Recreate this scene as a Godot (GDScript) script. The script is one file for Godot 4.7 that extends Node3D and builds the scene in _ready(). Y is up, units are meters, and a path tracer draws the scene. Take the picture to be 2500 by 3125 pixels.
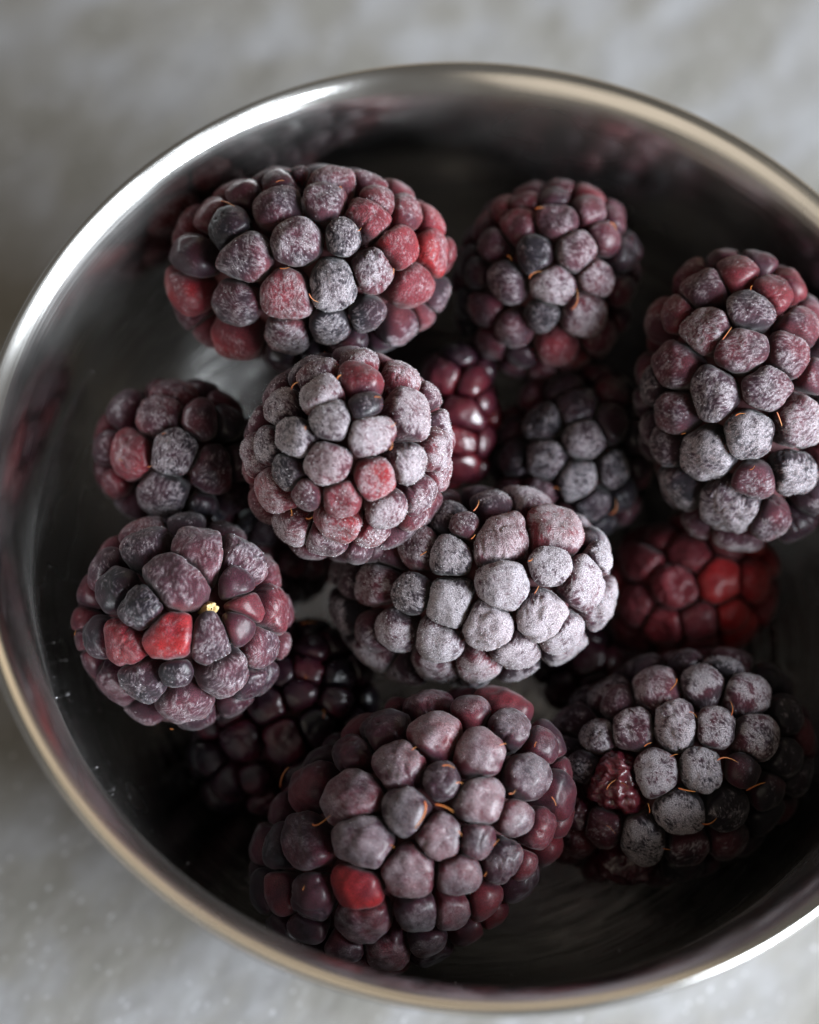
extends Node3D
# Frozen blackberries in a small steel bowl on a grey tabletop. Lengths in the tables are millimetres; the scene is built at real size.

const MM := 0.001
const BOWL_H := 0.052          # height of the rim above the tabletop
const WALL_R := 0.0497          # inner radius just under the flared lip
const BOWL_R := 0.0553          # outer radius of the rim

# One entry per blackberry: place, axis (stalk to tip line) and half sizes in mm.
# "drupelets": five numbers each: latitude and longitude about the axis (degrees), radius (1/100 mm), redness (%), frost cover (%).
# "hairs": four numbers each: latitude, longitude, heading (degrees), length (1/100 mm).
var berries := {
	"top_left": {
		"at": Vector3(-25.7, 43.6, -27.3), "axis": Vector3(0.953, 0.196, -0.233), "half_length": 16.82, "half_width": 11.75,
		"drupelets": [-30, 33, 237, 45, 35, -12, 31, 259, 20, 60, 1, 46, 101, 20, 50, 15, 51, 267, 25, 70, -57, 39, 283, 40, 50, -30, 83, 221, 10, 30, -8, 74, 265, 15, 50, 12, 74, 232, 10, 65, 32, 83, 265, 55, 50, 36, 66, 177, 35, 60, 51, 62, 212, 35, 60, -55, 95, 245, 30, 25, -64, 134, 280, 70, 45, -64, -166, 272, 30, 40, -22, 108, 297, 15, 65, 0, 101, 285, 10, 75, 20, 101, 193, 10, 75, 46, 108, 243, 85, 50, 73, 104, 235, 80, 60, 86, -14, 135, 70, 40, -28, 139, 254, 8, 60, -6, 135, 308, 50, 70, 15, 131, 296, 10, 85, 33, 124, 242, 15, 80, 52, 144, 255, 85, 50, -51, -161, 216, 60, 50, -34, -177, 304, 65, 50, -8, 164, 244, 10, 75, 11, 160, 221, 10, 70, 27, 156, 188, 10, 50, 41, -161, 259, 12, 70, 53, -149, 204, 35, 50, 65, -147, 170, 25, 60, -12, -165, 226, 20, 40, 17, -179, 179, 10, 20, 31, -152, 181, 20, 30, 1, -170, 135, 10, 20],
		"hairs": [-26, 73, 47, 260, -5, 64, 4, 130, -4, 118, 14, 120, 5, 135, 69, 160, 6, 175, 101, 140, 25, 99, -6, 60, 18, 70, 19, 60, 38, 125, 88, 80],
	},
	"upper_middle": {
		"at": Vector3(-16.2, 42.6, -5.9), "axis": Vector3(0.137, 0.989, -0.060), "half_length": 13.16, "half_width": 11.69,
		"drupelets": [10, 42, 232, 40, 50, 45, 33, 215, 20, 60, 58, 56, 239, 20, 80, 66, 5, 235, 75, 30, 43, -45, 230, 35, 70, 30, -67, 177, 40, 70, 30, 64, 215, 25, 70, 66, 94, 225, 20, 75, 85, 64, 159, 10, 20, 62, -92, 267, 25, 80, 24, -86, 191, 25, 80, 0, 60, 150, 35, 60, 40, 95, 234, 20, 75, 76, 165, 251, 20, 85, 36, -113, 229, 30, 75, -4, 82, 259, 40, 75, 47, 130, 270, 55, 75, 51, -148, 213, 20, 85, 48, 178, 244, 80, 60, 3, 112, 270, 65, 65, 26, 132, 165, 15, 50, 33, 154, 234, 80, 50, 28, -173, 227, 35, 80, 25, -146, 215, 35, 60, -8, 134, 238, 35, 75, 16, 160, 267, 70, 65, -6, 155, 284, 40, 60, 9, -179, 188, 35, 70, 12, -151, 162, 30, 50, -14, 85, 164, 60, 40],
		"hairs": [43, 56, -76, 80, 65, 37, -103, 90, 75, -149, 125, 70, 66, -166, 59, 110, 52, 97, -53, 60, 19, 141, 55, 70, 15, 132, 16, 90, 86, -28, -116, 60],
	},
	"stalk_end": {
		"at": Vector3(-30.2, 31.3, 13.1), "axis": Vector3(0.444, 0.893, 0.073), "half_length": 13.01, "half_width": 12.00,
		"drupelets": [0, 52, 276, 35, 60, 23, 69, 258, 20, 50, 12, 29, 235, 20, 50, 54, 46, 350, 40, 50, 22, 6, 221, 35, 50, 58, 2, 325, 30, 55, 30, -30, 276, 55, 45, 55, 90, 387, 40, 45, -1, 87, 246, 30, 40, 18, 104, 256, 12, 25, -21, 97, 193, 20, 30, 38, 118, 240, 10, 40, 53, -66, 299, 60, 40, 20, 138, 295, 65, 35, 50, 149, 320, 95, 30, 66, -175, 267, 25, 50, 1, 131, 217, 15, 30, -26, 127, 193, 20, 30, 52, -104, 284, 20, 45, 48, -146, 323, 30, 50, 16, 167, 283, 20, 50, 39, 175, 161, 10, 40, -17, 164, 302, 35, 40, 19, -163, 325, 40, 55, 8, -122, 221, 30, 40, -17, -172, 193, 35, 50, 25, -82, 138, 40, 50, -25, 116, 165, 30, 20, -26, 143, 165, 30, 30, 76, -2, 188, 30, 20, 78, -68, 188, 45, 15, 75, -125, 188, 20, 10],
		"hairs": [-3, -159, 51, 60, -11, 126, 23, 80],
	},
	"small_left": {
		"at": Vector3(-35.6, 31.8, -6.1), "axis": Vector3(0.865, 0.477, 0.158), "half_length": 10.32, "half_width": 8.96,
		"drupelets": [-32, 77, 239, 35, 40, 2, 52, 266, 35, 50, 5, 81, 277, 30, 60, 37, 72, 207, 15, 35, -7, 125, 277, 65, 40, 29, 115, 261, 15, 70, 60, 133, 248, 10, 40, 19, 158, 291, 20, 60, -24, 155, 168, 40, 40, 51, 40, 195, 10, 25, -23, -170, 198, 20, 50, 54, -120, 225, 10, 30, 43, -176, 167, 10, 30],
		"hairs": [-6, 127, -7, 50, 15, 129, -5, 60, 20, 103, -44, 50],
	},
	"middle": {
		"at": Vector3(0.5, 32.9, 2.0), "axis": Vector3(0.865, 0.476, -0.156), "half_length": 17.05, "half_width": 11.36,
		"drupelets": [29, 17, 358, 35, 70, 27, 80, 333, 60, 75, 54, 57, 318, 55, 75, 5, 90, 233, 15, 75, -9, 81, 235, 25, 50, 18, 42, 203, 25, 50, 1, 59, 236, 10, 40, 50, 103, 216, 10, 85, 28, 115, 291, 10, 85, 72, 132, 284, 15, 85, 3, 122, 283, 10, 90, -13, 113, 218, 15, 60, -33, 100, 254, 20, 55, 41, 148, 293, 25, 95, 18, 141, 306, 30, 95, -25, 138, 236, 10, 70, -62, 126, 224, 10, 50, -6, 147, 268, 8, 80, 45, 179, 252, 15, 90, 23, 172, 268, 30, 85, 5, 176, 270, 40, 80, -47, 176, 293, 10, 70, 66, -128, 271, 12, 90, 38, -148, 272, 10, 80, -13, 177, 289, 8, 60, -33, -169, 241, 8, 50, -64, 60, 173, 15, 40, 11, 71, 151, 15, 40, 17, -157, 204, 20, 70, -73, 105, 139, 10, 30, 82, 52, 168, 12, 85],
		"hairs": [16, 63, -53, 160, -3, 92, -8, 90, -7, 68, -31, 130, 39, 121, -52, 80, 16, 85, -27, 70, 38, 101, 4, 50],
	},
	"back": {
		"at": Vector3(1.2, 38.3, -35.4), "axis": Vector3(0.239, 0.838, -0.490), "half_length": 12.44, "half_width": 10.78,
		"drupelets": [40, 46, 230, 35, 40, 62, 70, 242, 20, 55, 84, 127, 230, 45, 45, 64, 154, 189, 40, 45, 35, 83, 201, 12, 40, 51, 115, 241, 35, 70, 25, 108, 263, 25, 85, 38, 142, 202, 25, 75, 11, 79, 210, 25, 60, 19, 49, 176, 20, 40, 14, 141, 265, 25, 80, 6, 112, 175, 15, 50, -12, 100, 203, 15, 55, -14, 73, 204, 20, 40, -14, 134, 245, 60, 50, -6, 172, 247, 35, 45, -1, 53, 163, 15, 35, 26, -179, 191, 12, 20, 50, -177, 190, 20, 30, -35, 90, 219, 15, 30, 2, 13, 166, 15, 30, 66, 27, 162, 20, 30, 47, 25, 163, 35, 40, -28, 49, 165, 10, 20, 4, -168, 166, 8, 15, 28, -155, 138, 8, 10],
		"hairs": [23, 127, 16, 220, 54, 56, 27, 90, 25, 73, 55, 90, 69, 162, 126, 80, 26, 92, -5, 120],
	},
	"right": {
		"at": Vector3(25.8, 41.8, -23.9), "axis": Vector3(-0.339, 0.499, -0.798), "half_length": 17.54, "half_width": 12.14,
		"drupelets": [87, -69, 228, 35, 25, 69, -22, 215, 35, 35, 69, 88, 212, 40, 40, 60, 41, 259, 35, 55, 50, 115, 250, 40, 30, 44, 90, 257, 25, 60, 37, 52, 276, 20, 75, 32, 127, 237, 25, 50, 41, -17, 216, 25, 50, 26, 78, 287, 25, 65, 21, 110, 262, 25, 60, 21, 29, 285, 20, 55, 9, 57, 274, 15, 75, 9, 90, 261, 15, 70, 17, -15, 189, 20, 30, 2, 29, 251, 15, 55, -9, 76, 274, 8, 85, -7, 111, 289, 20, 85, -16, 48, 302, 15, 85, -29, 77, 216, 10, 60, -29, 105, 250, 10, 85, -46, 55, 358, 20, 80, -12, 18, 213, 15, 60, -32, 12, 268, 12, 70, -75, 9, 298, 15, 80, -54, 90, 213, 15, 60, -62, 151, 243, 25, 35, 10, 127, 211, 20, 50, -45, 145, 215, 20, 60, -54, -6, 190, 15, 70],
		"hairs": [30, 70, 48, 160, -5, 41, 89, 90, -3, 92, 169, 120, -20, 76, 77, 90, 1, 72, 56, 80, 49, 90, 11, 60],
	},
	"deep_grey": {
		"at": Vector3(8.9, 28.8, -18.6), "axis": Vector3(0.120, 0.549, -0.827), "half_length": 11.12, "half_width": 9.73,
		"drupelets": [53, 44, 219, 15, 30, 22, 56, 231, 10, 50, 41, 76, 245, 15, 35, 21, 95, 244, 12, 65, -2, 72, 258, 15, 70, -7, 101, 244, 10, 80, 7, 127, 218, 10, 60, -12, 42, 219, 15, 40, -20, 123, 218, 10, 50, -37, 151, 207, 8, 40, 35, 15, 193, 10, 30, 2, 18, 193, 10, 30, 38, 115, 217, 12, 20, -9, 146, 192, 8, 30],
		"hairs": [-15, 135, 16, 140, -13, 88, 51, 60],
	},
	"bright_red": {
		"at": Vector3(25.9, 21.9, -8.6), "axis": Vector3(0.883, 0.187, -0.431), "half_length": 10.92, "half_width": 8.96,
		"drupelets": [-32, 64, 353, 78, 10, -13, 104, 280, 83, 20, 19, 108, 315, 103, 10, 49, 121, 247, 108, 5, -48, 110, 247, 73, 20, -27, 139, 264, 93, 15, -3, 140, 246, 73, 20, 21, 145, 193, 113, 0, 29, -175, 321, 137, 0, -60, -158, 269, 58, 15, 4, 77, 281, 73, 10, -12, 48, 213, 68, 10, -18, -162, 251, 55, 10, 53, -170, 179, 88, 0],
		"hairs": [],
	},
	"lower_right": {
		"at": Vector3(27.2, 24.3, 14.6), "axis": Vector3(0.785, 0.325, -0.528), "half_length": 17.04, "half_width": 12.87,
		"drupelets": [-21, 16, 174, 12, 50, -11, 31, 269, 20, 60, 8, 14, 239, 20, 40, 9, 52, 276, 50, 65, 30, 57, 233, 10, 80, 48, 14, 238, 10, 40, 49, 71, 250, 10, 80, -34, 16, 271, 25, 75, -20, 67, 201, 10, 70, -6, 73, 242, 35, 65, 11, 83, 262, 25, 85, 26, 92, 220, 8, 75, 43, 110, 252, 6, 70, -32, 78, 169, 15, 50, -23, 97, 378, 62, 20, -4, 102, 251, 8, 85, 13, 111, 250, 10, 85, -2, 129, 272, 12, 90, -22, 137, 273, 6, 80, 16, 141, 252, 6, 35, 68, 104, 223, 6, 25, 53, 141, 233, 6, 30, 69, 14, 237, 5, 20, 29, 124, 178, 5, 10, 36, 150, 190, 5, 10, 84, -171, 129, 20, 15, -37, 168, 278, 45, 35, -6, 155, 232, 6, 40, -54, 126, 213, 25, 40, -52, -173, 173, 20, 40, -4, -170, 172, 5, 15, -47, 107, 169, 45, 40],
		"hairs": [17, 63, 95, 180, 22, 109, -5, 150, 28, 131, -4, 260, 4, 116, 37, 200, -11, 117, -56, 160, 6, 137, 27, 130, 5, 98, -5, 90, -28, 119, 26, 90, 33, 87, -56, 120, -12, 141, 20, 90, -16, 100, 11, 100, -22, 98, -56, 140, 18, 82, 23, 80, -2, 88, -13, 80],
	},
	"front": {
		"at": Vector3(-0.0, 26.6, 29.6), "axis": Vector3(0.662, 0.421, -0.620), "half_length": 19.83, "half_width": 13.92,
		"drupelets": [32, 17, 265, 25, 60, 49, 40, 189, 20, 60, 63, 1, 309, 55, 15, 32, 58, 279, 30, 75, 15, 36, 277, 25, 40, 2, 42, 218, 15, 25, 45, 83, 272, 25, 75, 65, 65, 226, 20, 70, 16, 67, 280, 25, 70, 84, -102, 235, 15, 35, -18, 36, 292, 20, 35, -4, 70, 349, 20, 65, 26, 88, 193, 15, 55, 10, 92, 241, 20, 70, 34, 111, 284, 20, 80, 58, 121, 244, 20, 70, 62, 177, 277, 15, 35, -29, 71, 303, 12, 45, -8, 92, 327, 25, 70, 15, 113, 250, 20, 75, 40, 134, 194, 20, 75, 24, 126, 193, 15, 60, -1, 119, 298, 30, 75, -20, 110, 262, 80, 25, 12, 135, 251, 25, 70, 26, 148, 229, 25, 60, 44, 160, 217, 60, 40, -38, 101, 259, 25, 30, -27, 129, 310, 15, 60, -8, 141, 235, 20, 65, 1, 152, 258, 25, 60, -28, 159, 319, 30, 60, 11, 161, 202, 45, 40, 51, -162, 205, 55, 20, -35, 21, 237, 30, 15, 71, -152, 176, 50, 20, -14, 16, 237, 15, 30, -50, 26, 266, 10, 10, -13, 162, 203, 25, 60, 30, 164, 144, 30, 50, 20, 11, 148, 50, 20],
		"hairs": [-16, 76, 52, 260, 29, 85, 24, 160, 21, 101, 46, 180, 15, 99, 114, 220, 27, 130, -24, 90, 42, 117, 46, 100, 63, 99, -49, 80, -33, 95, -49, 100, 18, 139, -38, 80, 29, 95, 16, 80, 53, 146, 118, 90, -24, 18, 0, 200, 20, 115, 89, 70, 50, 88, 6, 80, 1, 102, 35, 70, 22, 69, -5, 80],
	},
	"glossy": {
		"at": Vector3(-16.9, 15.8, 16.5), "axis": Vector3(0.454, 0.355, -0.817), "half_length": 12.99, "half_width": 9.67,
		"drupelets": [33, 87, 227, 14, 0, 22, 73, 212, 17, 0, 45, 115, 213, 12, 0, 4, 81, 257, 12, 0, 20, 96, 196, 11, 0, 31, 125, 212, 12, 0, -22, 83, 242, 14, 0, -5, 111, 271, 14, 0, 12, 124, 227, 11, 0, -49, 61, 214, 12, 0, -55, 98, 244, 10, 5, -36, 115, 167, 11, 0, 43, 174, 185, 12, 0, 48, 73, 198, 12, 0, -85, 85, 216, 11, 0, 65, 80, 184, 11, 0],
		"hairs": [52, 46, 31, 200, 18, 119, -27, 100, 27, 92, -35, 80],
	},
	"wine_red": {
		"at": Vector3(-5.7, 31.0, -19.0), "axis": Vector3(-0.140, 0.395, -0.908), "half_length": 9.12, "half_width": 5.53,
		"drupelets": [31, 119, 205, 55, 5, 2, 106, 259, 50, 5, 39, 55, 246, 20, 15, 64, 87, 165, 15, 20, -47, 109, 219, 40, 5, -20, 97, 191, 50, 5, 15, 138, 137, 45, 5],
		"hairs": [],
	},
	"shaded": {
		"at": Vector3(-23.0, 19.5, -2.9), "axis": Vector3(0.731, 0.272, -0.626), "half_length": 9.52, "half_width": 7.84,
		"drupelets": [0, 90, 171, 10, 40, -7, 76, 143, 10, 30],
		"hairs": [],
	},
	"sunken": {
		"at": Vector3(15.7, 17.7, 2.9), "axis": Vector3(0.920, 0.156, -0.359), "half_length": 5.87, "half_width": 5.03,
		"drupelets": [13, 100, 247, 40, 10, 48, 119, 213, 35, 10, 16, 135, 212, 30, 10],
		"hairs": [],
	},
}

var rng := RandomNumberGenerator.new()
var lumps := FastNoiseLite.new()
var patches := FastNoiseLite.new()
var grains := FastNoiseLite.new()
var wrinkles := FastNoiseLite.new()
var mats := {}
var juices := PackedColorArray()
var dome_fine := {}
var dome_coarse := {}
var eye := Vector3(-0.0081959, 0.2780932 + BOWL_H, 0.1239895)


func _ready() -> void:
	# ---- camera, air, lamps, exposure
	var camera := Camera3D.new()
	camera.name = "camera"
	camera.transform = Transform3D(Basis(Vector3(0.974278, 0.089867, -0.206653), Vector3(-0.225348, 0.388535, -0.893453), Vector3(0.0, 0.917041, 0.398793)), eye)
	camera.fov = 20.4
	camera.near = 0.02
	camera.far = 20.0
	var lens := CameraAttributesPhysical.new()
	lens.frustum_focal_length = 66.7
	lens.frustum_focus_distance = 0.3105
	lens.frustum_near = 0.02
	lens.frustum_far = 20.0
	lens.exposure_aperture = 5.6
	camera.attributes = lens
	add_child(camera)
	var env := Environment.new()
	env.background_mode = Environment.BG_COLOR
	env.background_color = Color(0.135, 0.125, 0.11).linear_to_srgb()   # the room round the table: pale warm walls and ceiling
	env.tonemap_mode = Environment.TONE_MAPPER_LINEAR
	env.tonemap_exposure = 1.15
	env.sdfgi_enabled = true
	env.ssao_enabled = true
	env.ssil_enabled = true
	var around := WorldEnvironment.new()
	around.name = "room_air"
	around.environment = env
	add_child(around)
	# the window that lights the table, to the right and a little towards the viewer
	var window := AreaLight3D.new()
	window.name = "window_light"
	window.area_size = Vector2(0.66, 0.40)
	window.light_color = Color(0.94, 0.97, 1.0)
	window.light_energy = 3.0
	window.shadow_enabled = true
	window.area_range = 6.0
	window.position = Vector3(0.69, 0.42, 0.14)
	add_child(window)
	window.look_at_from_position(window.position, Vector3(0.0, 0.03, 0.0))

	# a paler, warmer second window behind on the right, which the rim mirrors
	var far_window := AreaLight3D.new()
	far_window.name = "far_window_light"
	far_window.area_size = Vector2(1.6, 0.55)
	far_window.light_color = Color(1.0, 0.9, 0.75)
	far_window.light_energy = 0.26
	far_window.shadow_enabled = true
	far_window.area_range = 6.0
	add_child(far_window)
	far_window.look_at_from_position(Vector3(0.35, 0.46, -1.05), Vector3(0.0, 0.03, 0.0))
	# the pale side of the room behind and to the left of the viewer
	var room_side := AreaLight3D.new()
	room_side.name = "room_side_light"
	room_side.area_size = Vector2(1.6, 0.7)
	room_side.light_color = Color(1.0, 0.94, 0.85)
	room_side.light_energy = 0.32
	room_side.shadow_enabled = true
	room_side.area_range = 6.0
	add_child(room_side)
	room_side.look_at_from_position(Vector3(-0.35, 0.72, 0.95), Vector3(0.0, 0.03, 0.0))

	# ---- tools
	rng.seed = 20
	setup_noise()
	setup_materials()
	for i in 60:
		juices.append(shade_of(i / 50.0))
	dome_fine = dome(48)
	dome_coarse = dome(13)

	# ---- setting and bowl
	build_tabletop()
	build_bowl()

	# ---- the berries
	blackberry("top_left", "large two-toned blackberry at the upper left, with red drupelets on its right end", {"rime": -0.12, "red_end": 0.25})
	blackberry("upper_middle", "round mauve blackberry seen from its tip, just below the large two-toned berry", {"rime": 0.03, "dimples": [21, 25], "fuzz": 1.2})
	blackberry("stalk_end", "blackberry showing its pale stalk scar, with one bright red drupelet beside it", {"rime": -0.05, "red_end": 0.3, "scar": true})
	blackberry("small_left", "small half-hidden blackberry near the left wall, one rosy drupelet on its left", {"rime": -0.08})
	blackberry("middle", "heavily frosted long grey blackberry in the middle of the bowl", {"rime": 0.1, "fuzz": 1.6})
	blackberry("back", "blackberry at the back of the bowl, one rosy drupelet at its lower edge", {"rime": -0.12})
	blackberry("right", "tall frosted blackberry cut by the photo's right edge", {"rime": -0.10, "fuzz": 1.2})
	blackberry("deep_grey", "dark grey frosted blackberry lying deeper, between the back berry and the bright red one", {"rime": -0.10})
	blackberry("bright_red", "unripe bright red blackberry lying deep under the tall right-hand berry", {"rime": -0.02, "dimples": [5, 1]})
	blackberry("lower_right", "dark blackberry with patchy frost and one burst drupelet, near the lower right wall", {"rime": -0.06, "dimples": [1, 7, 9], "burst": [14, 26, 31], "patchy": true})
	blackberry("front", "largest, plum-coloured blackberry at the front, one glossy red drupelet low on its left", {"rime": -0.06, "smooth": true, "red_end": 0.15})
	blackberry("glossy", "unfrosted glossy dark blackberry between the stalk-scar berry and the largest front berry", {"wet": true, "dimples": [7]})
	blackberry("wine_red", "unfrosted wine-red blackberry peeping out behind the round mauve berry", {"wet": true, "red_end": 0.3})
	blackberry("shaded", "dark blackberry almost hidden in the gap under the round mauve berry", {})
	blackberry("sunken", "dark red blackberry deep between the frosted middle berry and the lower right one", {"wet": true, "red_end": 0.4})

	# ---- small things on the bowl's wall
	build_crumbs()


# ------------------------------------------------------------------ helpers

func put(called: String, mesh: Mesh, material: Material, parent: Node) -> MeshInstance3D:
	var o := MeshInstance3D.new()
	o.name = called
	o.mesh = mesh
	o.material_override = material
	parent.add_child(o, true)
	return o


func tag(o: Node, label: String, category: String, group := "", kind := "") -> void:
	o.set_meta("label", label)
	o.set_meta("category", category)
	if group:
		o.set_meta("group", group)
	if kind:
		o.set_meta("kind", kind)


func setup_noise() -> void:
	lumps.seed = 3
	lumps.noise_type = FastNoiseLite.TYPE_SIMPLEX_SMOOTH
	lumps.frequency = 260.0
	lumps.fractal_octaves = 2
	patches.seed = 11
	patches.noise_type = FastNoiseLite.TYPE_SIMPLEX
	patches.frequency = 480.0
	patches.fractal_octaves = 3
	patches.fractal_gain = 0.5
	grains.seed = 5
	grains.noise_type = FastNoiseLite.TYPE_SIMPLEX
	grains.frequency = 2300.0
	grains.fractal_octaves = 2
	wrinkles.seed = 8
	wrinkles.noise_type = FastNoiseLite.TYPE_SIMPLEX
	wrinkles.fractal_type = FastNoiseLite.FRACTAL_RIDGED
	wrinkles.frequency = 230.0
	wrinkles.fractal_octaves = 2


func noise_map(seed_: int, size: int, freq: float, octaves: int, colours: Gradient = null, kind := FastNoiseLite.TYPE_SIMPLEX) -> NoiseTexture2D:
	var n := FastNoiseLite.new()
	n.seed = seed_
	n.noise_type = kind
	n.frequency = freq
	n.fractal_octaves = octaves
	var t := NoiseTexture2D.new()
	t.width = size
	t.height = size
	t.seamless = true
	t.noise = n
	if colours:
		t.color_ramp = colours
	return t


func ramp(stops: Array, colours: Array) -> Gradient:
	var g := Gradient.new()
	g.offsets = PackedFloat32Array(stops)
	g.colors = PackedColorArray(colours)
	return g


func grey(v: float) -> Color:
	return Color(v, v, v)


func skin(rough: float, coat: float, relief: float, sheen: float, speckle: Texture2D, bumps: Texture2D) -> StandardMaterial3D:
	var m := StandardMaterial3D.new()
	m.vertex_color_use_as_albedo = true
	m.vertex_color_is_srgb = true
	m.albedo_texture = speckle
	m.roughness = rough
	m.metallic_specular = 0.5 if sheen == 0.0 else 0.32
	m.subsurf_scatter_enabled = true
	m.subsurf_scatter_strength = 0.06
	m.uv1_triplanar = true
	m.uv1_world_triplanar = true
	m.uv1_scale = Vector3(130, 130, 130)
	if relief > 0.0:
		m.heightmap_enabled = true
		m.heightmap_texture = bumps
		m.heightmap_scale = relief
	if coat > 0.0:
		m.clearcoat_enabled = true
		m.clearcoat = coat
		m.clearcoat_roughness = 0.18
	if sheen > 0.0:
		m.rim_enabled = true
		m.rim = sheen
		m.rim_tint = 0.2
	return m


func setup_materials() -> void:
	var speckle := noise_map(21, 512, 0.085, 3, ramp([0.3, 0.48, 0.66], [grey(0.45), grey(0.76), grey(1.0)]))
	var bumps := noise_map(22, 512, 0.09, 3)
	mats.frosted = skin(0.75, 0.0, 0.004, 0.25, speckle, bumps)
	mats.waxy = skin(0.46, 0.1, 0.002, 0.2, speckle, bumps)
	mats.wet = skin(0.33, 0.25, 0.001, 0.0, speckle, bumps)
	var flesh := StandardMaterial3D.new()
	flesh.albedo_color = Color(0.08, 0.02, 0.025).linear_to_srgb()
	flesh.roughness = 0.7
	mats.flesh = flesh
	var hair := StandardMaterial3D.new()
	hair.vertex_color_use_as_albedo = true
	hair.vertex_color_is_srgb = true
	hair.roughness = 0.5
	mats.hair = hair
	var ice := StandardMaterial3D.new()
	ice.albedo_color = Color(0.62, 0.60, 0.63).linear_to_srgb()
	ice.roughness = 0.35
	mats.ice = ice
	var scar := StandardMaterial3D.new()
	scar.vertex_color_use_as_albedo = true
	scar.vertex_color_is_srgb = true
	scar.roughness = 0.75
	mats.scar = scar
	# stainless steel: fine scratches running round the bowl
	var scratch_noise := FastNoiseLite.new()
	scratch_noise.seed = 31
	scratch_noise.frequency = 0.35
	scratch_noise.fractal_octaves = 3
	var streaks := scratch_noise.get_seamless_image(48, 1024)
	streaks.resize(1024, 1024, Image.INTERPOLATE_CUBIC)
	var streak_map := ImageTexture.create_from_image(streaks)
	var smears := noise_map(33, 512, 0.012, 4, ramp([0.2, 0.8], [grey(0.45), grey(0.95)]))
	var steel := StandardMaterial3D.new()
	steel.albedo_color = Color(0.53, 0.52, 0.505).linear_to_srgb()
	steel.metallic = 1.0
	steel.roughness = 0.29
	steel.anisotropy_enabled = true
	steel.anisotropy = -0.45
	steel.roughness_texture = smears
	steel.roughness_texture_channel = BaseMaterial3D.TEXTURE_CHANNEL_RED
	steel.heightmap_enabled = true
	steel.heightmap_texture = streak_map
	steel.heightmap_scale = 0.014
	mats.steel = steel
	var lip := steel.duplicate()
	lip.heightmap_scale = 0.002
	mats.lip = lip


# ------------------------------------------------------------------ setting

func build_tabletop() -> void:
	var m := StandardMaterial3D.new()
	m.albedo_texture = noise_map(41, 1024, 0.016, 5, ramp([0.2, 0.42, 0.58, 0.8], [Color(0.415, 0.405, 0.385), Color(0.445, 0.438, 0.426), Color(0.457, 0.453, 0.45), Color(0.49, 0.489, 0.493)]))
	m.roughness = 0.5
	m.metallic_specular = 0.6
	m.uv1_triplanar = true
	m.uv1_scale = Vector3(4.4, 4.0, 2.9)
	m.detail_enabled = true
	m.detail_uv_layer = BaseMaterial3D.DETAIL_UV_1
	m.detail_albedo = noise_map(43, 1024, 0.12, 2, ramp([0.0, 0.88, 0.95, 1.0], [Color(0.8, 0.8, 0.82, 0.0), Color(0.8, 0.8, 0.82, 0.0), Color(0.74, 0.74, 0.76, 0.5), Color(0.78, 0.78, 0.8, 0.7)]))
	m.heightmap_enabled = true
	m.heightmap_texture = noise_map(44, 512, 0.05, 4)
	m.heightmap_scale = 0.02
	var box := BoxMesh.new()
	box.size = Vector3(1.5, 0.03, 1.5)
	var o := put("tabletop", box, m, self)
	o.position = Vector3(0, -0.015, 0)
	o.rotation.y = -0.5
	tag(o, "grey mottled tabletop under the steel bowl", "table", "", "structure")


func lathe(profile: PackedVector2Array, turns := 160) -> ArrayMesh:
	# profile: (radius, height) points in order; the normal points to the left of the way
	var v := PackedVector3Array()
	var n := PackedVector3Array()
	var uv := PackedVector2Array()
	var idx := PackedInt32Array()
	var rows := profile.size()
	var run := 0.0
	for i in rows:
		var before := profile[maxi(i - 1, 0)]
		var after := profile[mini(i + 1, rows - 1)]
		var d := (after - before).normalized()
		if i > 0:
			run += profile[i].distance_to(profile[i - 1])
		for k in turns + 1:
			var t := TAU * k / turns
			v.append(Vector3(profile[i].x * cos(t), profile[i].y, profile[i].x * sin(t)))
			n.append(Vector3(-d.y * cos(t), d.x, -d.y * sin(t)).normalized())
			uv.append(Vector2(float(k) / turns, run / 0.16))
	for i in rows - 1:
		for k in turns:
			var p := i * (turns + 1) + k
			var q := p + turns + 1
			idx.append_array([p, q, p + 1, p + 1, q, q + 1])
	return grid_mesh(v, n, uv, PackedColorArray(), idx)


func grid_mesh(v: PackedVector3Array, n: PackedVector3Array, uv: PackedVector2Array, c: PackedColorArray, idx: PackedInt32Array) -> ArrayMesh:
	var a := []
	a.resize(Mesh.ARRAY_MAX)
	a[Mesh.ARRAY_VERTEX] = v
	a[Mesh.ARRAY_NORMAL] = n
	if uv.size():
		a[Mesh.ARRAY_TEX_UV] = uv
	if c.size():
		a[Mesh.ARRAY_COLOR] = c
	a[Mesh.ARRAY_INDEX] = idx
	var m := ArrayMesh.new()
	m.add_surface_from_arrays(Mesh.PRIMITIVE_TRIANGLES, a)
	return m


func wall_height(r: float) -> float:
	return 0.0026 + 0.0494 * (1.0 - pow(1.0 - pow(minf(1.0, r / WALL_R), 3.0), 1.0 / 3.0))


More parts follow.
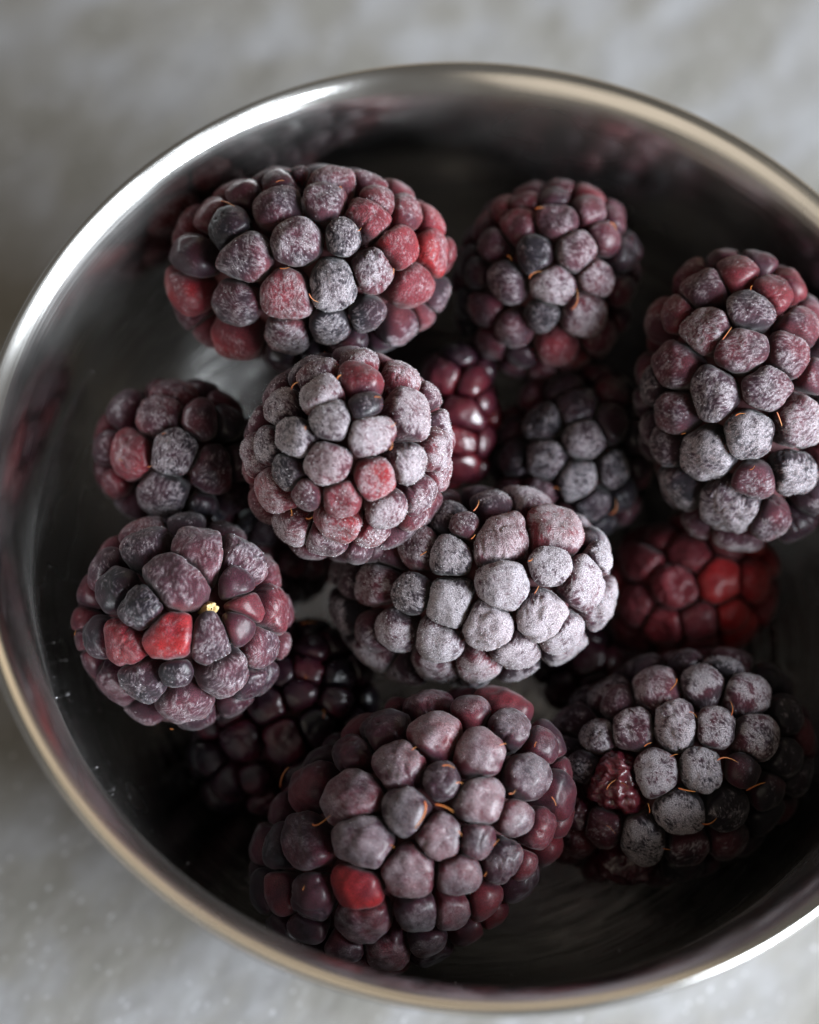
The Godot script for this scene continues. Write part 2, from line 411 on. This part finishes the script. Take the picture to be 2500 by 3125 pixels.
func build_bowl() -> void:
	var bowl := Node3D.new()
	bowl.name = "steel_bowl"
	add_child(bowl)
	tag(bowl, "round stainless steel bowl with a flared rim, holding the frozen blackberries", "bowl")
	# inside, from the middle of the floor up to just under the flare, and back down outside to the foot
	var inside := PackedVector2Array()
	var outside := PackedVector2Array()
	for i in 97:
		var r := WALL_R * sin(PI / 2 * i / 96.0)
		var y := wall_height(r)
		if y > BOWL_H - 0.0165:
			break
		inside.append(Vector2(maxf(r, 0.0001), y))
		outside.append(Vector2(maxf(r + 0.0007, 0.0001), maxf(y - 0.0008, 0.0012)))
	var last := inside[-1]
	var shell := PackedVector2Array(inside)
	var back := outside.duplicate()
	back.reverse()
	put("bowl_wall", lathe(inside), mats.steel, bowl)
	put("outer_wall", lathe(back), mats.steel, bowl)
	# the flared lip: swings outwards, rolls over and returns under
	var rim := PackedVector2Array()
	var from := last
	var to := Vector2(BOWL_R - 0.0007, BOWL_H - 0.0001)
	for i in 37:
		var t := i / 36.0
		var bend := Vector2(last.x + 0.0014, BOWL_H - 0.0022)
		rim.append(from.lerp(bend, t).lerp(bend.lerp(to, t), t))
	for i in range(1, 13):
		var a := PI / 2 - PI * 1.1 * i / 12.0
		rim.append(Vector2(BOWL_R - 0.0007 + 0.0007 * cos(a), BOWL_H - 0.0007 + 0.0007 * sin(a)))
	rim.append(Vector2(last.x + 0.0007, last.y - 0.0004))
	put("rim", lathe(rim, 200), mats.lip, bowl)
	var foot := PackedVector2Array([Vector2(0.026, 0.0016), Vector2(0.0255, 0.0002), Vector2(0.0245, 0.0002), Vector2(0.024, 0.0016)])
	put("foot_ring", lathe(foot, 96), mats.steel, bowl)


func build_crumbs() -> void:
	# specks of frost and crumbs that stick to the inside of the bowl
	var speck := SphereMesh.new()
	speck.radius = 0.5
	speck.height = 1.0
	speck.radial_segments = 6
	speck.rings = 3
	var places: Array[Transform3D] = []
	for i in 620:
		var t := rng.randf_range(1.35, 3.6) + rng.randfn(0.0, 0.25)
		t = lerpf(t, roundf(t * 3.0) / 3.0, rng.randf() * 0.4)
		var r := WALL_R * clampf(rng.randf_range(0.86, 1.0) + rng.randfn(0.0, 0.02), 0.5, 0.999)
		if rng.randf() < 0.2:
			t = rng.randf_range(0.0, TAU)
			r = WALL_R * rng.randf_range(0.6, 0.998)
		var y := wall_height(r)
		if y > BOWL_H - 0.017:
			continue
		var s := 0.00003 + 0.00016 * pow(rng.randf(), 7.0)
		var b := Basis.from_euler(Vector3(rng.randf(), rng.randf(), rng.randf()) * TAU).scaled(Vector3(s, s * rng.randf_range(0.5, 1.2), s * rng.randf_range(0.6, 1.8)))
		places.append(Transform3D(b, Vector3(r * cos(t), y, r * sin(t)) - Vector3(cos(t), -0.4, sin(t)) * s * 0.3))
	var o := scatter("frost_specks", speck, mats.ice, places, self)
	tag(o, "tiny white frost specks stuck to the inside of the steel bowl", "frost", "", "stuff")


func scatter(called: String, mesh: Mesh, material: Material, places: Array[Transform3D], parent: Node) -> MultiMeshInstance3D:
	var mm := MultiMesh.new()
	mm.transform_format = MultiMesh.TRANSFORM_3D
	mm.mesh = mesh
	mm.instance_count = places.size()
	for i in places.size():
		mm.set_instance_transform(i, places[i])
	var o := MultiMeshInstance3D.new()
	o.name = called
	o.multimesh = mm
	o.material_override = material
	o.set_meta("kind", "stuff")
	parent.add_child(o, true)
	return o


# ------------------------------------------------------------------ blackberries

func dome(n: int) -> Dictionary:
	# directions over nearly a whole sphere from a square grid, so that the points lie evenly; z is outwards
	var dirs := PackedVector3Array()
	var idx := PackedInt32Array()
	for j in n + 1:
		for i in n + 1:
			var a := 2.0 * i / n - 1.0
			var b := 2.0 * j / n - 1.0
			var r := 0.0
			var phi := 0.0
			if a != 0.0 or b != 0.0:
				if absf(a) > absf(b):
					r = a
					phi = PI / 4 * b / a
				else:
					r = b
					phi = PI / 2 - PI / 4 * a / b
			var q := absf(r)
			if r < 0.0:
				phi += PI
			var theta := deg_to_rad(118.0) * q + deg_to_rad(50.0) * pow(q, 6.0)
			dirs.append(Vector3(sin(theta) * cos(phi), sin(theta) * sin(phi), cos(theta)))
	for j in n:
		for i in n:
			var p := j * (n + 1) + i
			idx.append_array([p, p + n + 1, p + 1, p + 1, p + n + 1, p + n + 2])
	return {"n": n, "dirs": dirs, "idx": idx}


func shade_of(tone: float) -> Color:
	# juice colour: blue-black, plum, wine, red
	var stops := [0.0, 0.15, 0.35, 0.6, 0.85, 1.15]
	var cols := [Color(0.011, 0.008, 0.013), Color(0.034, 0.012, 0.021), Color(0.074, 0.016, 0.027), Color(0.125, 0.019, 0.027), Color(0.165, 0.017, 0.026), Color(0.32, 0.015, 0.018)]
	for i in 5:
		if tone <= stops[i + 1]:
			return cols[i].lerp(cols[i + 1], clampf((tone - stops[i]) / (stops[i + 1] - stops[i]), 0.0, 1.0))
	return cols[5]


func blackberry(key: String, label: String, how: Dictionary) -> void:
	var d: Dictionary = berries[key]
	var berry := Node3D.new()
	berry.name = "blackberry"
	add_child(berry, true)
	tag(berry, label, "blackberry", "frozen blackberries heaped in the bowl")
	var ax: Vector3 = d.axis.normalized()
	var e2 := Vector3.UP.cross(ax).normalized()
	berry.transform = Transform3D(Basis(ax, e2, ax.cross(e2)), d.at * MM)
	var half := Vector3(d.half_length, d.half_width, d.half_width) * MM
	var to_eye := (berry.transform.affine_inverse() * eye).normalized()

	# where the drupelets sit: those that the photograph shows, then others round the hidden side
	var out := PackedVector3Array()      # outward directions
	var mid := PackedVector3Array()      # centres
	var rad := PackedFloat32Array()
	var tones := PackedFloat32Array()
	var frosts := PackedFloat32Array()
	var t: Array = d.drupelets
	var mean := 0.0
	for i in range(0, t.size(), 5):
		add_seat(deg_to_rad(t[i]), deg_to_rad(t[i + 1]), t[i + 2] * 0.01 * MM, half, out, mid, rad)
		tones.append(t[i + 3] * 0.01)
		frosts.append(t[i + 4] * 0.01 + how.get("rime", 0.0))
		mean += t[i + 2] * 0.01 * MM
	var shown := rad.size()
	mean = mean / shown if shown > 4 else 0.0019
	mean = clampf(mean, 0.0016, 0.0023)
	var tries := 420
	for i in tries:
		var lat := asin(1.0 - 2.0 * (i + 0.5) / tries)
		var lon := fmod(i * 2.399963, TAU)
		var u := Vector3(sin(lat), cos(lat) * cos(lon), cos(lat) * sin(lon))
		var r := mean * rng.randf_range(0.82, 1.08)
		var p := u * (half - Vector3.ONE * r * 0.88)
		var free := true
		var closest := 0
		var closest_d := 1.0
		for k in rad.size():
			var gap := p.distance_to(mid[k])
			if gap < 0.78 * (r + rad[k]):
				free = false
				break
			if k < shown and gap < closest_d:
				closest_d = gap
				closest = k
		if not free or (how.has("scar") and u.dot(Vector3(0.984, -0.123, 0.129)) > 0.94):
			continue
		add_seat(lat, lon, r, half, out, mid, rad)
		var near_tone := tones[closest] if shown > 4 else 0.2
		tones.append(clampf(lerpf(near_tone, rng.randf_range(0.03, 0.45), 0.25), 0.03, 0.9))
		frosts.append(clampf((frosts[closest] if shown > 0 else 0.4) * rng.randf_range(0.6, 1.0), 0.0, 0.9))

	var core := SphereMesh.new()
	core.radius = 1.0
	core.height = 2.0
	core.radial_segments = 24
	core.rings = 12
	var c := put("core", core, mats.flesh, berry)
	c.scale = half - Vector3.ONE * mean * 1.7

	var ice_at: Array[Transform3D] = []
	for i in rad.size():
		var facing := mid[i].direction_to(berry.transform.affine_inverse() * eye).dot(out[i])
		drupelet(berry, i, out, mid, rad, tones, frosts[i], i < shown or facing > 0.0, how, ice_at)
	if ice_at.size():
		var crystal := SphereMesh.new()
		crystal.radius = 0.5
		crystal.height = 1.0
		crystal.radial_segments = 4
		crystal.rings = 1
		scatter("frost", crystal, mats.ice, ice_at, berry)

	var h: Array = d.hairs
	for i in range(0, h.size(), 4):
		hair(berry, deg_to_rad(h[i]), deg_to_rad(h[i + 1]), deg_to_rad(h[i + 2]), h[i + 3] * 0.01 * MM, half)
	if how.has("scar"):
		stalk_scar(berry, half)


func add_seat(lat: float, lon: float, r: float, half: Vector3, out: PackedVector3Array, mid: PackedVector3Array, rad: PackedFloat32Array) -> void:
	var u := Vector3(sin(lat), cos(lat) * cos(lon), cos(lat) * sin(lon))
	out.append((u / half).normalized())
	mid.append(u * (half - Vector3.ONE * r * 0.88))
	rad.append(r)


func drupelet(berry: Node3D, me: int, out: PackedVector3Array, mid: PackedVector3Array, rad: PackedFloat32Array, tones: PackedFloat32Array, frost: float, fine: bool, how: Dictionary, ice_at: Array[Transform3D]) -> void:
	var r := rad[me] * 1.27
	var c := mid[me]
	var o := out[me]
	var tone := tones[me]
	var t1 := o.cross(Vector3(0.31, 0.8, -0.52)).normalized()
	var t2 := o.cross(t1)
	var grid: Dictionary = dome_fine if fine else dome_coarse
	var dirs: PackedVector3Array = grid.dirs
	var n: int = grid.n
	# neighbours that press against this one
	var press := PackedVector3Array()
	var tone_of := PackedFloat32Array()
	var reach := PackedFloat32Array()
	for k in rad.size():
		if k == me:
			continue
		var to := mid[k] - c
		var far := to.length()
		if far < 1.45 * (rad[me] + rad[k]) and far > 1e-6:
			press.append(to / far)
			tone_of.append(tones[k])
			reach.append(far * rad[me] / (rad[me] + rad[k]) * 0.955)
	var twist := rng.randf() * TAU
	var squash := rng.randf_range(0.84, 1.18)
	var tall := rng.randf_range(0.64, 0.86)
	var burst: bool = me in how.get("burst", [])
	var dimple: bool = me in how.get("dimples", []) or (fine and rng.randf() < 0.3)
	var dimple_at := (o + (t1 * rng.randf_range(-0.5, 0.5) + t2 * rng.randf_range(-0.5, 0.5)) * 0.7).normalized()
	var dimple_deep := rng.randf_range(0.12, 0.22) if me in how.get("dimples", []) else rng.randf_range(0.04, 0.1)
	var creased: bool = fine and rng.randf() < 0.3
	var shift := Vector3(rng.randf(), rng.randf(), rng.randf())
	var v := PackedVector3Array()
	var count := dirs.size()
	v.resize(count)
	var hue := PackedFloat32Array()
	hue.resize(count)
	var ct := cos(twist)
	var st := sin(twist)
	var s1 := 1.0 / squash
	var s3 := 1.0 / tall
	var np := press.size()
	for i in count:
		var q := dirs[i]
		var w := t1 * q.x + t2 * q.y + o * q.z
		var x := (q.x * ct + q.y * st) * s1
		var y := (q.y * ct - q.x * st) * squash
		var z := q.z * s3 if q.z > 0.0 else q.z * 0.9
		var base := r / sqrt(x * x + y * y + z * z)
		var acc := pow(base * 1000.0, -8.0)
		var pull := 0.0
		var weight := 0.0
		for k in np:
			var along := w.dot(press[k])
			if along > 0.12:
				var share := pow(reach[k] / along * 1000.0, -8.0)
				acc += share
				pull += share * tone_of[k]
				weight += share
		var far := pow(acc, -0.125) * 0.001
		far *= 1.0 + 0.1 * lumps.get_noise_3dv(c + w * r + shift * 0.02)
		if dimple:
			var a := w.dot(dimple_at)
			if a > 0.72:
				far *= 1.0 - dimple_deep * smoothstep(0.72, 0.98, a)
		if creased:
			far *= 1.0 - 0.07 * smoothstep(0.45, 0.95, wrinkles.get_noise_3dv(c + w * r * 0.9 + shift * 0.05))
		if burst:
			far *= 0.93 + 0.16 * wrinkles.get_noise_3dv(c + w * r * 1.2)
		v[i] = w * far
		hue[i] = tone + (0.2 if burst else 0.75) * (pull - weight * tone) / acc
	# colour: juice under a crust of frost grains
	var own := rng.randf_range(-0.04, 0.04)
	var veer := 0.28 if rng.randf() < 0.5 else -0.14
	var rime := Color(0.40, 0.36, 0.39).lerp(Color(0.36, 0.24, 0.26), clampf(tone * 0.8, 0.0, 0.7))
	var col := PackedColorArray()
	col.resize(count)
	var nor := PackedVector3Array()
	nor.resize(count)
	var cover := PackedFloat32Array()
	cover.resize(count)
	var row := n + 1
	var patchy: bool = how.has("patchy")
	var smooth: bool = how.has("smooth")
	var sharp := 2.2 if patchy else (1.1 if smooth else 1.6)
	var grain_share := 0.3 if smooth else 0.75
	for j in row:
		for i in row:
			var p := j * row + i
			var a := v[p + 1] - v[p] if i == 0 else (v[p] - v[p - 1] if i == n else v[p + 1] - v[p - 1])
			var b := v[p + row] - v[p] if j == 0 else (v[p] - v[p - row] if j == n else v[p + row] - v[p - row])
			var nn := a.cross(b)
			nor[p] = nn.normalized() if nn.length_squared() > 1e-24 else o
			if nor[p].dot(v[p]) < 0.0:
				nor[p] = -nor[p]
			var at := c + v[p] + shift * 0.03
			var blot := patches.get_noise_3dv(at)
			var mix := clampf(0.5 + 1.4 * lumps.get_noise_3dv(at * 0.8), 0.0, 1.0)
			var f := 0.0
			if frost > 0.03:
				# frost is a crust with a ragged edge: it lies on the outer cap, which met the air, and not where drupelets touch
				var cap := dirs[p].z
				f = frost * 1.05 - 0.88 + sharp * 0.22 * blot + grain_share * (0.75 * grains.get_noise_3dv(at) + rng.randf_range(-0.16, 0.16)) + 0.50 * smoothstep(0.22, 0.62, cap + 0.3 * blot)
				f = clampf(f * sharp, 0.0, 1.0)
			cover[p] = f
			var base := juices[clampi(int((hue[p] + own + veer * mix) * 50.0), 0, 59)]
			col[p] = base.lerp(rime, f * lerpf(0.66, 0.98, clampf(frost, 0.0, 1.0))).linear_to_srgb()
	var mesh := grid_mesh(v, nor, PackedVector2Array(), col, grid.idx)
	var m: Material = mats.wet if how.has("wet") or burst else (mats.waxy if frost < 0.35 or smooth else mats.frosted)
	var part := put("drupelet", mesh, m, berry)
	part.position = c
	if burst:
		part.set_meta("label", "burst wrinkled drupelet")
	elif tone > 0.95:
		part.set_meta("label", "bright red drupelet")
	# single ice crystals standing on the crust
	if fine and frost > 0.2:
		var want := int(420.0 * frost * (how.fuzz if how.has("fuzz") else 1.0) * (0.35 if smooth else 1.0))
		for k in want:
			var p := rng.randi_range(0, count - 1)
			if cover[p] < 0.35 or dirs[p].z < -0.1:
				continue
			var s := rng.randf_range(0.00004, 0.0001)
			var turn := Basis.from_euler(Vector3(rng.randf(), rng.randf(), rng.randf()) * TAU)
			ice_at.append(Transform3D(turn.scaled(Vector3(s, s, s * rng.randf_range(0.8, 2.2))), c + v[p] + nor[p] * s * 0.2))


func hair(berry: Node3D, lat: float, lon: float, heading: float, length: float, half: Vector3) -> void:
	# a dried style: a thin curled thread, paler at its tip
	var u := Vector3(sin(lat), cos(lat) * cos(lon), cos(lat) * sin(lon))
	var north := Vector3(cos(lat), -sin(lat) * cos(lon), -sin(lat) * sin(lon))
	var east := Vector3(0, -sin(lon), cos(lon))
	var run := (north * cos(heading) + east * sin(heading)).normalized()
	var side := u.cross(run)
	length *= rng.randf_range(0.7, 1.35)
	var stout := rng.randf_range(0.65, 1.1)
	var curl := rng.randf_range(-1.1, 1.1)
	var from := u * (half + Vector3.ONE * 0.00025) - run * length * 0.5
	var v := PackedVector3Array()
	var n := PackedVector3Array()
	var col := PackedColorArray()
	var idx := PackedInt32Array()
	var steps := 9
	var dark := Color(0.30, 0.065, 0.015)
	var pale := Color(0.38, 0.15, 0.035)
	for i in steps:
		var s := float(i) / (steps - 1)
		var p := from + run * length * s + side * curl * length * (s * s - 0.3 * s) + u * length * (0.22 * s * (1.0 - s) * 2.0 + 0.12 * s - 0.05)
		var thick := stout * lerpf(0.0001, 0.00005, s) * (0.5 if i == steps - 1 or i == 0 else 1.0) * clampf(length / 0.0015, 0.8, 1.3)
		for k in 6:
			var a := TAU * k / 6
			var w := side * cos(a) + u * sin(a)
			v.append(p + w * thick)
			n.append(w)
			col.append(dark.lerp(pale, s).linear_to_srgb())
	for i in steps - 1:
		for k in 6:
			var p := i * 6 + k
			var q := i * 6 + (k + 1) % 6
			idx.append_array([p, p + 6, q, q, p + 6, q + 6])
	put("dried_hair", grid_mesh(v, n, PackedVector2Array(), col, idx), mats.hair, berry)


func stalk_scar(berry: Node3D, half: Vector3) -> void:
	# the hollow where the stalk sat: a sunken cup with a torn pale plug in it
	var a := deg_to_rad(79.7)
	var b := deg_to_rad(133.8)
	var u := Vector3(sin(a), cos(a) * cos(b), cos(a) * sin(b))
	var out := (u / half).normalized()
	var side := out.cross(Vector3(0.2, 0.9, 0.3)).normalized()
	var frame := Basis(side, out, side.cross(out))
	var profile := PackedVector2Array([Vector2(0.0001, 0.0001), Vector2(0.0003, 0.00005), Vector2(0.00055, 0.0004), Vector2(0.0007, 0.0001), Vector2(0.0009, -0.0008), Vector2(0.0011, -0.0022)])
	var plug := lathe(profile, 28)
	var arrays := plug.surface_get_arrays(0)
	var v: PackedVector3Array = arrays[Mesh.ARRAY_VERTEX]
	var col := PackedColorArray()
	for i in v.size():
		var g := grains.get_noise_3dv(v[i] * 1.3)
		var l := lumps.get_noise_3dv(v[i] * 6.0)
		v[i] *= 1.0 + 0.35 * l
		v[i].y += 0.0003 * g
		col.append(Color(0.40, 0.24, 0.07).lerp(Color(0.60, 0.46, 0.24), clampf(0.5 + l, 0.0, 1.0)).linear_to_srgb())
	var plug_mesh := grid_mesh(v, arrays[Mesh.ARRAY_NORMAL], PackedVector2Array(), col, arrays[Mesh.ARRAY_INDEX])
	var seat := u * (half - Vector3.ONE * 0.0021)
	var p := put("stalk_scar", plug_mesh, mats.scar, berry)
	p.transform = Transform3D(frame, seat)
	p.set_meta("label", "pale torn stalk scar")
